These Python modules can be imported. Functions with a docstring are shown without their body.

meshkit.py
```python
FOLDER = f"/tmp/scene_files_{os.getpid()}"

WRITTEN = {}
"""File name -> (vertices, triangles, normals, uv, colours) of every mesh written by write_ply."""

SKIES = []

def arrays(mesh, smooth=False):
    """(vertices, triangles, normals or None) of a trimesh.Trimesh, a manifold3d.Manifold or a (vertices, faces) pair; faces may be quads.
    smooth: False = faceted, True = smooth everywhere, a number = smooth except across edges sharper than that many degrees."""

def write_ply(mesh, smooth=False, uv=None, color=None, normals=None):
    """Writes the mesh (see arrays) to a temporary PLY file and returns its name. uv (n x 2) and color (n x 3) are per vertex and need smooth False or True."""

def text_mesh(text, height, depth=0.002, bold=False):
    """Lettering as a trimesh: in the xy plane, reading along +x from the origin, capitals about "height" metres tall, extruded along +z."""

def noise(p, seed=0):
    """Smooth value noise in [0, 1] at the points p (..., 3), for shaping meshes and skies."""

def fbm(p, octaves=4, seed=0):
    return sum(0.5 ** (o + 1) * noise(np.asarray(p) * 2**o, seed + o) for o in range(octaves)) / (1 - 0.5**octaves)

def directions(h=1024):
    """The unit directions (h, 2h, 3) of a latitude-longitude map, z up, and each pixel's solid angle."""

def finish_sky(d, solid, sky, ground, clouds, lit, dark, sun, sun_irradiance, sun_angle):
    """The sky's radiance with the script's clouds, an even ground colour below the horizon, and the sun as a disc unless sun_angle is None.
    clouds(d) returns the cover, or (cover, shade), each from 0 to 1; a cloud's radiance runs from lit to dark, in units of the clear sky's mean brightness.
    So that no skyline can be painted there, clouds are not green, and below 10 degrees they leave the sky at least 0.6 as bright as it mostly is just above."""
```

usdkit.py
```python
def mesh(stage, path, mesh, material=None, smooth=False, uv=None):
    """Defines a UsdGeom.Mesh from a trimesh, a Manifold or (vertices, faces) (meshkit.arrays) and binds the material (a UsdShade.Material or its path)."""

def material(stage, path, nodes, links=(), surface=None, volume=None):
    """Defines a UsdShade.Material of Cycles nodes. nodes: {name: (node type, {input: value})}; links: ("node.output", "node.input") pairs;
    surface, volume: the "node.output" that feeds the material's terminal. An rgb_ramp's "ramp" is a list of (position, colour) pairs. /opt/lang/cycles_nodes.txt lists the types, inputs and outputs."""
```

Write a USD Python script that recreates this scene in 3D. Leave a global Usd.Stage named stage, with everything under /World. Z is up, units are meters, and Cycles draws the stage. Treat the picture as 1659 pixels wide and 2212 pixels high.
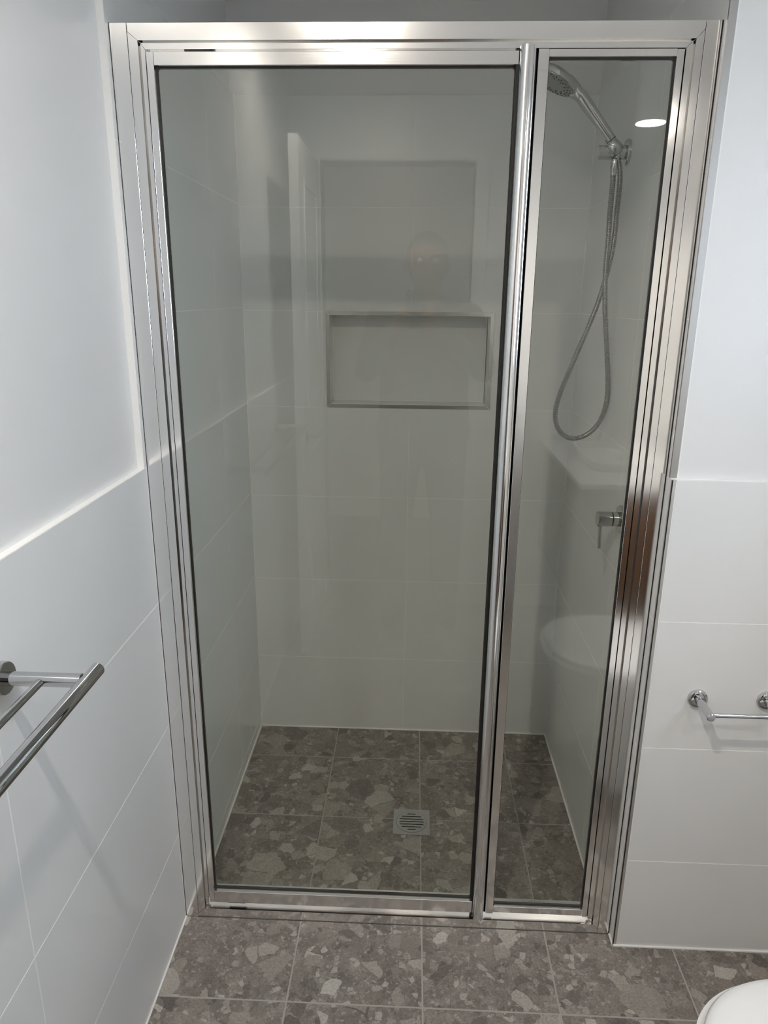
import math, random
import numpy as np, trimesh, manifold3d, usdkit
from pxr import Usd, UsdGeom, UsdLux, Gf, Sdf
from shapely.geometry import Polygon, box as sbox, Point
from scipy.interpolate import CubicSpline
random.seed(7)
stage = Usd.Stage.CreateInMemory()
UsdGeom.SetStageUpAxis(stage, 'Z'); UsdGeom.SetStageMetersPerUnit(stage, 1.0)
UsdGeom.Xform.Define(stage, '/World'); UsdGeom.Scope.Define(stage, '/World/Looks')

# ---------------------------------------------------------------- camera, sky, exposure
CAM = np.array([0.5391, -1.4045, 1.4846])
CR = np.array([0.99907288, 0.04203537, 0.00929583])
CU = np.array([-0.0209698, 0.28658156, 0.95782633])
CF = np.array([-0.03759857, 0.95713324, -0.28719734])
EXPOSURE = 0.18
cam = UsdGeom.Camera.Define(stage, '/World/camera')
cam.CreateHorizontalApertureAttr(24.0)
cam.CreateVerticalApertureAttr(24.0 * 2212 / 1659)
cam.CreateFocalLengthAttr(24.0 * 1549.1 / 1659)
cam.CreateFStopAttr(0.0)
cam.CreateExposureAttr(EXPOSURE)
cam.CreateClippingRangeAttr(Gf.Vec2f(0.05, 500))
cam.AddTransformOp().Set(Gf.Matrix4d(*[float(v) for r in (list(CR) + [0], list(CU) + [0], list(-CF) + [0], list(CAM) + [1]) for v in r]))
SKY_L = 2.6
sky = UsdLux.DomeLight.Define(stage, '/World/sky')
sky.CreateIntensityAttr(SKY_L); sky.CreateColorAttr(Gf.Vec3f(0.68, 0.82, 1.0))
LAMP_L = 60.0 
BEAM_L = 900.0            # their downward beams
#           # the two ceiling lamps
LAMP_C = (1.0, 0.925, 0.83)

# ---------------------------------------------------------------- materials
def mat(name, nodes, links=(), surface='p.BSDF'):
    return usdkit.material(stage, '/World/Looks/' + name, nodes, links, surface=surface)
def plain(name, col, rough=0.5, metal=0.0, **k):
    return mat(name, {'p': ('principled_bsdf', dict(base_color=col, roughness=rough, metallic=metal, **k))})

# satin white wall tile, faint cloudy tone and roughness
M_TILE = mat('wall_tile', {
    'g': ('geometry', {}), 'n': ('noise_texture', {'scale': 3.0, 'detail': 3.0}),
    'r': ('rgb_ramp', {'ramp': [(0.3, (0.80, 0.805, 0.80)), (0.7, (0.83, 0.835, 0.83))]}),
    'p': ('principled_bsdf', {'roughness': 0.27, 'specular_ior_level': 0.5})},
    [('g.position', 'n.vector'), ('n.fac', 'r.fac'), ('r.color', 'p.base_color')])
M_GROUT = plain('white_grout', (0.90, 0.90, 0.89), 0.7)
M_SEAL = plain('white_sealant', (0.86, 0.86, 0.84), 0.4)
M_PAINT = mat('wall_paint', {
    'g': ('geometry', {}), 'n': ('noise_texture', {'scale': 220.0, 'detail': 2.0}),
    'b': ('bump', {'strength': 0.12, 'distance': 0.0006}),
    'p': ('principled_bsdf', {'base_color': (0.80, 0.80, 0.795), 'roughness': 0.38})},
    [('g.position', 'n.vector'), ('n.fac', 'b.height'), ('b.normal', 'p.normal')])
M_CEIL = plain('ceiling_paint', (0.82, 0.82, 0.82), 0.8)
M_DOORPAINT = plain('door_paint', (0.80, 0.80, 0.79), 0.3)
M_FGROUT = plain('floor_grout', (0.40, 0.375, 0.345), 0.8)
M_CONC = plain('concrete', (0.35, 0.34, 0.32), 0.9)
M_HALL = plain('hall_boards', (0.14, 0.10, 0.07), 0.45)

def terrazzo(name):
    N, L = {}, []
    N['g'] = ('geometry', {}); N['oi'] = ('object_info', {})
    for a, k in (('ra', 7.3), ('rb', 13.1)):
        N[a] = ('math', {'math_type': 'multiply', 'value2': k}); L.append(('oi.random', a + '.value1'))
    N['off'] = ('combine_xyz', {}); L += [('ra.value', 'off.x'), ('rb.value', 'off.y')]
    N['v0'] = ('vector_math', {'math_type': 'add'}); L += [('g.position', 'v0.vector1'), ('off.vector', 'v0.vector2')]
    N['wn'] = ('noise_texture', {'scale': 9.0, 'detail': 4.0, 'roughness': 0.6}); L.append(('v0.vector', 'wn.vector'))
    N['ws'] = ('vector_math', {'math_type': 'multiply_add', 'vector2': (0.05, 0.05, 0.0), 'vector3': (-0.025, -0.025, 0)})
    L.append(('wn.color', 'ws.vector1'))
    N['v1'] = ('vector_math', {'math_type': 'add'}); L += [('v0.vector', 'v1.vector1'), ('ws.vector', 'v1.vector2')]
    # matrix
    N['mn'] = ('noise_texture', {'scale': 16.0, 'detail': 9.0, 'roughness': 0.68}); L.append(('v1.vector', 'mn.vector'))
    N['base'] = ('rgb_ramp', {'ramp': [(0.28, (0.131, 0.112, 0.100)), (0.5, (0.222, 0.196, 0.176)), (0.72, (0.338, 0.304, 0.273))]})
    L.append(('mn.fac', 'base.fac'))
    prev = 'base.color'
    # several sizes of angular chips, each cell with its own tone; only some cells show
    chips = [('s', 150.0, 0.62, 0.0022, 0.5), ('m', 66.0, 0.70, 0.003, 0.7), ('l', 30.0, 0.77, 0.004, 0.82), ('x', 15.0, 0.86, 0.006, 0.72)]
    for c, sc, thr, edge, amt in chips:
        N[c + 'v'] = ('voronoi_texture', {'dimensions': '2D', 'feature': 'f1', 'scale': sc, 'randomness': 1.0})
        N[c + 'e'] = ('voronoi_texture', {'dimensions': '2D', 'feature': 'distance_to_edge', 'scale': sc, 'randomness': 1.0})
        L += [('v1.vector', c + 'v.vector'), ('v1.vector', c + 'e.vector')]
        N[c + 'c'] = ('separate_color', {}); L.append((c + 'v.color', c + 'c.color'))
        N[c + 't'] = ('rgb_ramp', {'ramp': [(0.0, (0.106, 0.092, 0.083)), (0.25, (0.163, 0.141, 0.128)), (0.5, (0.269, 0.240, 0.215)), (0.8, (0.400, 0.365, 0.328)), (1.0, (0.537, 0.512, 0.469))]})
        L.append((c + 'c.g', c + 't.fac'))
        N[c + 'k'] = ('math', {'math_type': 'greater_than', 'value2': thr}); L.append((c + 'c.r', c + 'k.value1'))
        N[c + 'q'] = ('map_range', {'from_min': edge * sc * 0.25, 'from_max': edge * sc * 0.42, 'to_min': 0.0, 'to_max': amt, 'clamp': True})
        L.append((c + 'e.distance', c + 'q.value'))
        N[c + 'f'] = ('math', {'math_type': 'multiply'}); L += [(c + 'k.value', c + 'f.value1'), (c + 'q.result', c + 'f.value2')]
        N[c + 'm'] = ('mix', {}); L += [(c + 'f.value', c + 'm.fac'), (prev, c + 'm.color1'), (c + 't.color', c + 'm.color2')]
        prev = c + 'm.color'
    # fine speckle over everything, thin pale veins
    N['fn'] = ('noise_texture', {'scale': 210.0, 'detail': 3.0, 'roughness': 0.7}); L.append(('v0.vector', 'fn.vector'))
    N['fr'] = ('rgb_ramp', {'ramp': [(0.3, (0.72, 0.72, 0.72)), (0.5, (1.0, 1.0, 1.0)), (0.72, (1.28, 1.27, 1.25))]}); L.append(('fn.fac', 'fr.fac'))
    N['fm'] = ('mix', {'mix_type': 'multiply', 'fac': 1.0}); L += [(prev, 'fm.color1'), ('fr.color', 'fm.color2')]
    N['vn'] = ('noise_texture', {'scale': 14.0, 'detail': 5.0, 'roughness': 0.6, 'distortion': 0.6}); L.append(('v0.vector', 'vn.vector'))
    N['vr'] = ('rgb_ramp', {'ramp': [(0.494, (0, 0, 0)), (0.4995, (0.35, 0.35, 0.35)), (0.5005, (0.35, 0.35, 0.35)), (0.506, (0, 0, 0))]}); L.append(('vn.fac', 'vr.fac'))
    N['vm'] = ('mix', {'color2': (0.525, 0.488, 0.450)}); L += [('vr.color', 'vm.fac'), ('fm.color', 'vm.color1')]
    N['p'] = ('principled_bsdf', {'roughness': 0.42}); L.append(('vm.color', 'p.base_color'))
    return mat(name, N, L)
M_FLOOR = terrazzo('terrazzo_tile')

def metal(name, col, rough, brush=None, amp=0.0):
    N = {'p': ('principled_bsdf', {'base_color': col, 'metallic': 1.0, 'roughness': rough})}
    L = []
    if brush:
        N.update({'g': ('geometry', {}), 'm': ('mapping', {'scale': brush}), 'n': ('noise_texture', {'scale': 1.0, 'detail': 2.0}),
                  'b': ('bump', {'strength': amp, 'distance': 0.0004})})
        L = [('g.position', 'm.vector'), ('m.vector', 'n.vector'), ('n.fac', 'b.height'), ('b.normal', 'p.normal')]
    return mat(name, N, L)
M_ALU_H = metal('bright_aluminium_horizontal', (0.91, 0.90, 0.885), 0.16, (5, 1200, 1200), 0.025)
M_ALU_V = metal('bright_aluminium_vertical', (0.91, 0.90, 0.885), 0.13)
M_ALU_P = metal('polished_aluminium', (0.88, 0.88, 0.88), 0.12)
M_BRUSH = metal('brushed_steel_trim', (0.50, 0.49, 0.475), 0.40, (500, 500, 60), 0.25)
M_BRUSHL = metal('brushed_steel_trim_low', (0.74, 0.73, 0.71), 0.5, (500, 500, 60), 0.25)  # same trim metal, lightened for the lower length that renders too dark
M_BRUSHH = metal('brushed_steel_niche', (0.55, 0.55, 0.54), 0.26, (60, 500, 500), 0.3)
M_CHROME = metal('chrome', (0.58, 0.59, 0.60), 0.04)
M_HOSE = metal('hose_steel', (0.36, 0.37, 0.375), 0.2)
M_SATIN = metal('satin_steel', (0.50, 0.51, 0.51), 0.35)
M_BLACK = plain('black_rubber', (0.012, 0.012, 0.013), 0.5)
M_DARK = plain('dark_hole', (0.004, 0.004, 0.004), 0.9)  # near-black paints the shade inside slots and holes
M_NOZZLE = plain('dark_nozzle', (0.02, 0.02, 0.022), 0.4)
M_FACE = plain('spray_face_grey', (0.32, 0.33, 0.33), 0.3, 0.6)
M_CERAMIC = plain('white_ceramic', (0.86, 0.86, 0.855), 0.08)
M_SEAT = plain('white_seat_plastic', (0.84, 0.835, 0.835), 0.16)
M_STONE = plain('white_stone_top', (0.78, 0.77, 0.75), 0.2)
M_PLASTIC = plain('white_plastic', (0.80, 0.80, 0.78), 0.3)
M_WOOD = mat('brown_timber', {
    'g': ('geometry', {}), 'm': ('mapping', {'scale': (40, 3, 40)}), 'n': ('noise_texture', {'scale': 1.0, 'detail': 5.0}),
    'r': ('rgb_ramp', {'ramp': [(0.3, (0.10, 0.042, 0.014)), (0.7, (0.21, 0.095, 0.034))]}), 'p': ('principled_bsdf', {'roughness': 0.4})},
    [('g.position', 'm.vector'), ('m.vector', 'n.vector'), ('n.fac', 'r.fac'), ('r.color', 'p.base_color')])
M_MIRROR = plain('mirror_silver', (0.9, 0.9, 0.9), 0.01, 1.0)
def pane(name, tint, ior=1.5):
    return mat(name, {'g': ('geometry', {}), 'i': ('math', {'math_type': 'multiply_add', 'value2': 1 / ior - ior, 'value3': ior}), 'f': ('fresnel', {}), 't': ('transparent_bsdf', {'color': tint}), 's': ('glossy_bsdf', {'color': (1, 1, 1), 'roughness': 0.0}),
                      'm': ('mix_closure', {})}, [('g.backfacing', 'i.value1'), ('i.value', 'f.IOR'), ('f.fac', 'm.fac'), ('t.BSDF', 'm.closure1'), ('s.BSDF', 'm.closure2')], surface='m.closure')
M_GLASS = pane('shower_glass', (0.970, 0.976, 0.950))
M_WINGLASS = pane('window_glass', (0.97, 0.98, 0.98))
M_LAMP = mat('lamp_diffuser', {'e': ('emission', {'color': LAMP_C, 'strength': LAMP_L})}, surface='e.emission')
M_LAMP2 = mat('lamp_diffuser_soft', {'e': ('emission', {'color': LAMP_C, 'strength': LAMP_L * 0.55})}, surface='e.emission')
M_SKIN = plain('skin', (0.30, 0.15, 0.10), 0.55)
M_HAIR = plain('dark_hair', (0.03, 0.022, 0.016), 0.5)
M_SHIRT = plain('dark_shirt', (0.07, 0.072, 0.078), 0.85)
M_SHORTS = plain('grey_trousers', (0.06, 0.06, 0.062), 0.85)
M_SHOE = plain('dark_shoe', (0.02, 0.02, 0.02), 0.6)
M_EYE = plain('eye_white', (0.75, 0.74, 0.72), 0.2)
M_LIP = plain('lips', (0.38, 0.16, 0.13), 0.5)

# ---------------------------------------------------------------- helpers
def numbered(path):
    if not stage.GetPrimAtPath(path):
        return path
    k = 1
    while stage.GetPrimAtPath(f'{path}_{k:03d}'):
        k += 1
    return f'{path}_{k:03d}'
def obj(name, mesh, m, parent=None, smooth=False, label=None, kind=None):
    root = str(parent.GetPath()) if parent is not None else '/World'
    p = usdkit.mesh(stage, numbered(root + '/' + name), mesh, m, smooth=smooth).GetPrim()
    if label: p.SetCustomDataByKey('label', label)
    if kind: p.SetCustomDataByKey('kind', kind)
    return p
def thing(name, label, cat, loc=(0, 0, 0), rotz=0.0, group=None, kind=None):
    x = UsdGeom.Xform.Define(stage, numbered('/World/' + name)); o = x.GetPrim()
    x.AddTranslateOp().Set(Gf.Vec3d(*map(float, loc)))
    if rotz: x.AddRotateZOp().Set(math.degrees(rotz))
    o.SetCustomDataByKey('label', label); o.SetCustomDataByKey('category', cat)
    if group: o.SetCustomDataByKey('group', group)
    if kind: o.SetCustomDataByKey('kind', kind)
    return o
def struct(name, label, cat): return thing(name, label, cat, kind='structure')
def sub(name, parent):
    return UsdGeom.Xform.Define(stage, numbered(str(parent.GetPath()) + '/' + name)).GetPrim()
cat = trimesh.util.concatenate
def bx(x0, x1, y0, y1, z0, z1, c=0.0):
    """box, with edges chamfered by c"""
    lo, hi = np.minimum([x0, y0, z0], [x1, y1, z1]), np.maximum([x0, y0, z0], [x1, y1, z1])
    if c <= 0:
        return trimesh.creation.box(bounds=[lo, hi])
    c = min(c, 0.45 * (hi - lo).min())
    pts = []
    for s in np.ndindex(2, 2, 2):
        p = np.where(s, hi, lo); d = np.where(s, -c, c)
        for k in range(3):
            q = p + d; q[k] = p[k]; pts.append(q)
    m = trimesh.convex.convex_hull(np.array(pts))
    return m
def frame_of(d):
    d = np.asarray(d, float) / np.linalg.norm(d)
    a = np.cross(d, [0, 0, 1.0] if abs(d[2]) < 0.9 else [1.0, 0, 0]); a /= np.linalg.norm(a)
    return a, np.cross(d, a), d
def lathe(p0, p1, prof, n=32):
    """surface of revolution about p0->p1; prof: (distance from p0, radius) pairs; ends closed"""
    p0, p1 = np.asarray(p0, float), np.asarray(p1, float)
    a, b, d = frame_of(p1 - p0)
    pr = [(prof[0][0], 1e-5)] + list(prof) + [(prof[-1][0], 1e-5)]
    th = np.arange(n) * 2 * math.pi / n
    v = np.concatenate([p0 + d * t + r * (np.cos(th)[:, None] * a + np.sin(th)[:, None] * b) for t, r in pr])
    f = []
    for i in range(len(pr) - 1):
        for j in range(n):
            k = (j + 1) % n
            f += [[i * n + j, i * n + k, (i + 1) * n + k], [i * n + j, (i + 1) * n + k, (i + 1) * n + j]]
    m = trimesh.Trimesh(v, f, process=False); m.fix_normals() if m.volume < 0 else None
    return m
def rod(p0, p1, r, n=28, c=0.001):
    L = float(np.linalg.norm(np.subtract(p1, p0)))
    return lathe(p0, p1, [(0, r - c), (c, r), (L - c, r), (L, r - c)], n)
def tube(path, rad, n=14):
    p = np.asarray(path, float); rad = np.broadcast_to(rad, (len(p),))
    t = np.gradient(p, axis=0); t /= np.linalg.norm(t, axis=1, keepdims=True)
    a = np.cross(t[0], [0, 1.0, 0]); 
    if np.linalg.norm(a) < 0.2: a = np.cross(t[0], [1.0, 0, 0])
    A = []
    for k in range(len(p)):
        a = a - t[k] * (a @ t[k]); a /= np.linalg.norm(a); A.append(a)
    A = np.array(A); B = np.cross(t, A)
    th = np.arange(n) * 2 * math.pi / n
    v = (p[:, None] + rad[:, None, None] * (np.cos(th)[None, :, None] * A[:, None] + np.sin(th)[None, :, None] * B[:, None])).reshape(-1, 3)
    f = []
    for i in range(len(p) - 1):
        for j in range(n):
            k = (j + 1) % n
            f += [[i * n + j, i * n + k, (i + 1) * n + k], [i * n + j, (i + 1) * n + k, (i + 1) * n + j]]
    c0, c1 = len(v), len(v) + 1
    v = np.vstack([v, p[0], p[-1]])
    for j in range(n):
        k = (j + 1) % n
        f += [[c0, k, j], [c1, (len(p) - 1) * n + j, (len(p) - 1) * n + k]]
    m = trimesh.Trimesh(v, f, process=False)
    if m.volume < 0: m.invert()
    return m
def xz(poly, y0, y1):
    """polygon in x,z extruded from y0 to y1"""
    if not isinstance(poly, Polygon): poly = Polygon(poly)
    m = trimesh.creation.extrude_polygon(poly, y1 - y0, engine='earcut')
    v = m.vertices.copy(); m.vertices = np.c_[v[:, 0], y0 + v[:, 2], v[:, 1]]
    m.invert()
    return m
def xy(poly, z0, z1):
    m = trimesh.creation.extrude_polygon(poly, z1 - z0, engine='earcut'); m.apply_translation([0, 0, z0]); return m
def rrect(x0, y0, x1, y1, r, res=8):
    return sbox(x0 + r, y0 + r, x1 - r, y1 - r).buffer(r, quad_segs=res)
G = 0.0012   # half a wall joint
C = 0.0004   # chamfer of a wall tile
def cells(edges):
    return list(zip(edges[:-1], edges[1:]))

# ---------------------------------------------------------------- the room
D, WR, WN, ZC = 0.9085, 1.0472, 1.0440, 2.40       # shower back wall, shower right wall, reveal of the nib, ceiling
XR, YF = 1.630, -1.920                              # window wall and door wall, tile faces
PX = -0.0132                                        # painted wall lies behind the tile face
TOP = 2.045                                         # top of the shower's tiles
LEDGE = 1.149                                       # top of the half-height tiles
SH = 0.0165                                         # the shower's tiles start here, in front of the frame
ROW_L = [0.0, 0.2492, 0.5492, 0.8492, LEDGE]

def tiles_x(w, xf, sgn, rects, th=0.008, m=M_TILE):
    """tiles on a wall whose face is the plane x = xf, looking towards sgn"""
    for y0, y1, z0, z1 in rects:
        obj('tile', bx(xf - sgn * th, xf, y0 + G, y1 - G, z0 + G, z1 - G, C), m, w)
def tiles_y(w, yf, sgn, rects, th=0.008, m=M_TILE):
    for x0, x1, z0, z1 in rects:
        obj('tile', bx(x0 + G, x1 - G, yf - sgn * th, yf, z0 + G, z1 - G, C), m, w)

# left wall: painted above, tiled to half height outside, tiled full height in the shower
w = struct('wall_left', 'long left wall, painted above a ledge of white tiles', 'wall')
obj('plaster', bx(-0.15, PX, -2.05, 1.12, -0.12, ZC), M_PAINT, w)
obj('grout', cat([bx(PX - 0.002, -0.0004, YF - 0.02, -SH, -0.02, LEDGE - 0.0005), bx(PX - 0.002, -0.0004, -SH + 0.0004, D + 0.02, -0.09, TOP - 0.0005)]), M_GROUT, w)
yj = [YF, -1.804, -1.204, -0.604, -0.004]
low = [(a, b, z0, z1) for a, b in cells(yj) for z0, z1 in cells(ROW_L)]
low += [(a, b, z0, z1) for a, b in [(-0.004, 0.596), (0.596, D)] for z0, z1 in cells([-0.05] + ROW_L[1:])]
up = [(a, b, z0, z1) for a, b in [(-SH, 0.596), (0.596, D)] for z0, z1 in cells([LEDGE, 1.449, 1.749, TOP])]
tiles_x(w, 0.0, 1, low + up)
obj('sealant', cat([bx(-0.001, 0.0035, YF, -0.002, -0.001, 0.0045, 0.0012), bx(-0.001, 0.004, 0.045, D, -0.0525, -0.0395, 0.0012), bx(-0.001, 0.003, D - 0.003, D + 0.001, -0.05, TOP, 0.001)]), M_SEAL, w)

# back wall of the shower with the niche
NX0, NX1, NZ0, NZ1, ND = 0.2600, 0.7850, 1.1405, 1.4410, 0.992
w = struct('wall_back', 'tiled back wall of the shower with a recessed niche', 'wall')
obj('plaster', cat([bx(-0.15, 1.25, D + 0.012, 1.12, TOP - 0.01, ZC), bx(-0.15, 1.25, 1.01, 1.12, -0.12, TOP - 0.01)]), M_PAINT, w)
gy0, gy1 = D + 0.0004, 1.02
obj('grout', cat([bx(-0.02, NX0 + 0.010, gy0, gy1, -0.09, TOP - 0.0055), bx(NX1 - 0.010, 1.07, gy0, gy1, -0.09, TOP - 0.0055),
                  bx(NX0 + 0.010, NX1 - 0.010, gy0, gy1, -0.09, NZ0 + 0.011), bx(NX0 + 0.010, NX1 - 0.010, gy0, gy1, NZ1 - 0.011, TOP - 0.0055)]), M_GROUT, w)
rows = [-0.0496, 0.2412, 0.5412, 0.8412, 1.1412, 1.4412, 1.7412, 2.0405]
rects = []
for i, (z0, z1) in enumerate(cells(rows)):
    rects += [(0.0, NX0, z0, z1), (NX1, WR, z0, z1)] if i == 4 else [(0.0, 0.5262, z0, z1), (0.5262, WR, z0, z1)]
tiles_y(w, D, -1, rects)
ix0, ix1, iz0, iz1 = NX0 + 0.0115, NX1 - 0.0115, NZ0 + 0.0125, NZ1 - 0.0125
tiles_y(w, ND, -1, [(ix0, ix1, iz0, iz1)])
obj('tile', bx(ix0, ix1, D + 0.002, ND - 0.0005, iz0 - 0.006, iz0, C), M_TILE, w)
obj('tile', bx(ix0, ix1, D + 0.002, ND - 0.0005, iz1, iz1 + 0.006, C), M_TILE, w)
obj('tile', bx(ix0 - 0.006, ix0, D + 0.002, ND - 0.0005, iz0, iz1, C), M_TILE, w)
obj('tile', bx(ix1, ix1 + 0.006, D + 0.002, ND - 0.0005, iz0, iz1, C), M_TILE, w)
obj('sealant', cat([bx(0, WR, D - 0.0035, D + 0.001, -0.0525, -0.0455, 0.001), bx(ix0, ix1, ND - 0.002, ND, iz0, iz0 + 0.0022), bx(ix0, ix0 + 0.002, ND - 0.002, ND, iz0, iz1)]), M_SEAL, w)
t = struct('trim_1', 'brushed metal frame around the wall niche', 'trim')
a = 0.0115
for poly in ([(NX0, NZ1), (NX1, NZ1), (NX1 - a, NZ1 - a), (NX0 + a, NZ1 - a)], [(NX0, NZ0), (NX0 + a, NZ0 + a), (NX1 - a, NZ0 + a), (NX1, NZ0)],
             [(NX0, NZ0), (NX0, NZ1), (NX0 + a, NZ1 - a), (NX0 + a, NZ0 + a)], [(NX1, NZ0), (NX1 - a, NZ0 + a), (NX1 - a, NZ1 - a), (NX1, NZ1)]):
    obj('trim_strip', xz(Polygon(poly).buffer(-0.0003), D - 0.0015, D + 0.02), M_BRUSHH, t)

# right wall: shower side, reveal and the front of the nib
w = struct('wall_right', 'wall to the right of the shower screen, painted above white tiles', 'wall')
NF, NU = -0.033, -0.020                                 # tiled front, painted front
obj('plaster', cat([bx(1.0592, 1.76, NU, 1.12, -0.12, ZC), bx(1.0539, 1.0592, NU + 0.001, 1.12, TOP - 0.02, ZC)]), M_PAINT, w)
obj('grout', cat([bx(WR + 0.0004, 1.0592, 0.02, D + 0.02, -0.09, 2.0405), bx(WN + 0.0004, 1.0592, NU, 0.02, -0.02, ZC - 0.001), bx(WN + 0.0004, XR + 0.01, NF + 0.0004, NU, -0.02, LEDGE - 0.0005)]), M_GROUT, w)
tiles_x(w, WR, -1, [(y0, y1, z0, z1) for y0, y1 in [(0.03, 0.3085), (0.3085, D)] for z0, z1 in cells(rows)])
ROW_N = [0.0, 0.2504, 0.5504, 0.8504, 1.1504]
tiles_x(w, WN, -1, [(NF + 0.002, 0.03, z0, z1) for z0, z1 in cells(ROW_N)] + [(NU + 0.002, 0.03, z0, z1) for z0, z1 in cells([1.1504, 1.4504, 1.7504, ZC])])
tiles_y(w, NF, -1, [(WN + 0.0085, XR, z0, z1) for z0, z1 in cells(ROW_N)])
obj('sealant', cat([bx(WN, XR, NF - 0.004, NF + 0.001, -0.001, 0.0045, 0.0012), bx(WN - 0.003, WN + 0.001, NF, -0.002, -0.001, 0.0045, 0.001), bx(WR - 0.004, WR + 0.001, 0.045, D, -0.0525, -0.042, 0.001), bx(WR - 0.003, WR + 0.001, D - 0.003, D + 0.001, -0.05, 2.04, 0.001)]), M_SEAL, w)
t = struct('trim_2', 'brushed metal edge strip down the corner beside the shower', 'trim')
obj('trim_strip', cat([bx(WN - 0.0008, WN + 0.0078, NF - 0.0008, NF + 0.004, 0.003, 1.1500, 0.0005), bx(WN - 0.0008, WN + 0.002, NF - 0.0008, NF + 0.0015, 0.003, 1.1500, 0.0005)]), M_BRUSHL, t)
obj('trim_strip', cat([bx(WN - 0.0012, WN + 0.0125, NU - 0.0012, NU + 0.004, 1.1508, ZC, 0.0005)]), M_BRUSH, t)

# window wall (right, out of frame) and door wall (behind the camera), both seen only in reflections
WY0, WY1, WZ0, WZ1 = -1.08, -0.42, 1.28, 2.06
w = struct('wall_window', 'right-hand outer wall holding the bathroom window', 'wall')
obj('plaster', cat([bx(XR + 0.012, XR + 0.13, -2.05, NU, -0.12, WZ0), bx(XR + 0.012, XR + 0.13, -2.05, NU, WZ1, ZC), bx(XR + 0.012, XR + 0.13, -2.05, WY0, WZ0, WZ1), bx(XR + 0.012, XR + 0.13, WY1, NU, WZ0, WZ1)]), M_PAINT, w)
obj('grout', bx(XR + 0.001, XR + 0.012, YF - 0.01, NF, -0.02, LEDGE - 0.001), M_GROUT, w)
tiles_x(w, XR, -1, [(y0, y1, z0, z1) for y0, y1 in cells([YF, -1.833, -1.233, -0.633, NF]) for z0, z1 in cells(ROW_N[:4] + [LEDGE])])
t = struct('window_1', 'aluminium sliding window above the toilet', 'window')
fr = [bx(XR + 0.05, XR + 0.10, WY0, WY1, WZ0, WZ0 + 0.03), bx(XR + 0.05, XR + 0.10, WY0, WY1, WZ1 - 0.03, WZ1), bx(XR + 0.05, XR + 0.10, WY0, WY0 + 0.03, WZ0, WZ1), bx(XR + 0.05, XR + 0.10, WY1 - 0.03, WY1, WZ0, WZ1), bx(XR + 0.055, XR + 0.095, -0.775, -0.725, WZ0, WZ1)]
obj('window_frame', cat(fr), M_PLASTIC, t)
obj('window_sill', bx(XR - 0.012, XR + 0.05, WY0, WY1, WZ0 - 0.02, WZ0 - 0.001, 0.002), M_PAINT, t)
obj('pane', bx(XR + 0.07, XR + 0.074, WY0 + 0.03, -0.775, WZ0 + 0.03, WZ1 - 0.03), M_WINGLASS, t)
obj('pane', bx(XR + 0.08, XR + 0.084, -0.725, WY1 - 0.03, WZ0 + 0.03, WZ1 - 0.03), M_WINGLASS, t)
DX0, DX1, DZ = 0.122, 0.783, 2.037                      # doorway
w = struct('wall_front', 'wall around the open doorway, facing the shower', 'wall')
py = YF - 0.012
obj('plaster', cat([bx(-0.02, DX0, py - 0.10, py, -0.12, ZC), bx(DX1, XR + 0.02, py - 0.10, py, -0.12, ZC), bx(DX0, DX1, py - 0.10, py, DZ, ZC)]), M_PAINT, w)
obj('grout', bx(0.845, XR, py, YF - 0.001, -0.02, LEDGE - 0.001), M_GROUT, w)
tiles_y(w, YF, 1, [(x0, x1, z0, z1) for x0, x1 in cells([0.845, 1.03, XR]) for z0, z1 in cells(ROW_L)])
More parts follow.
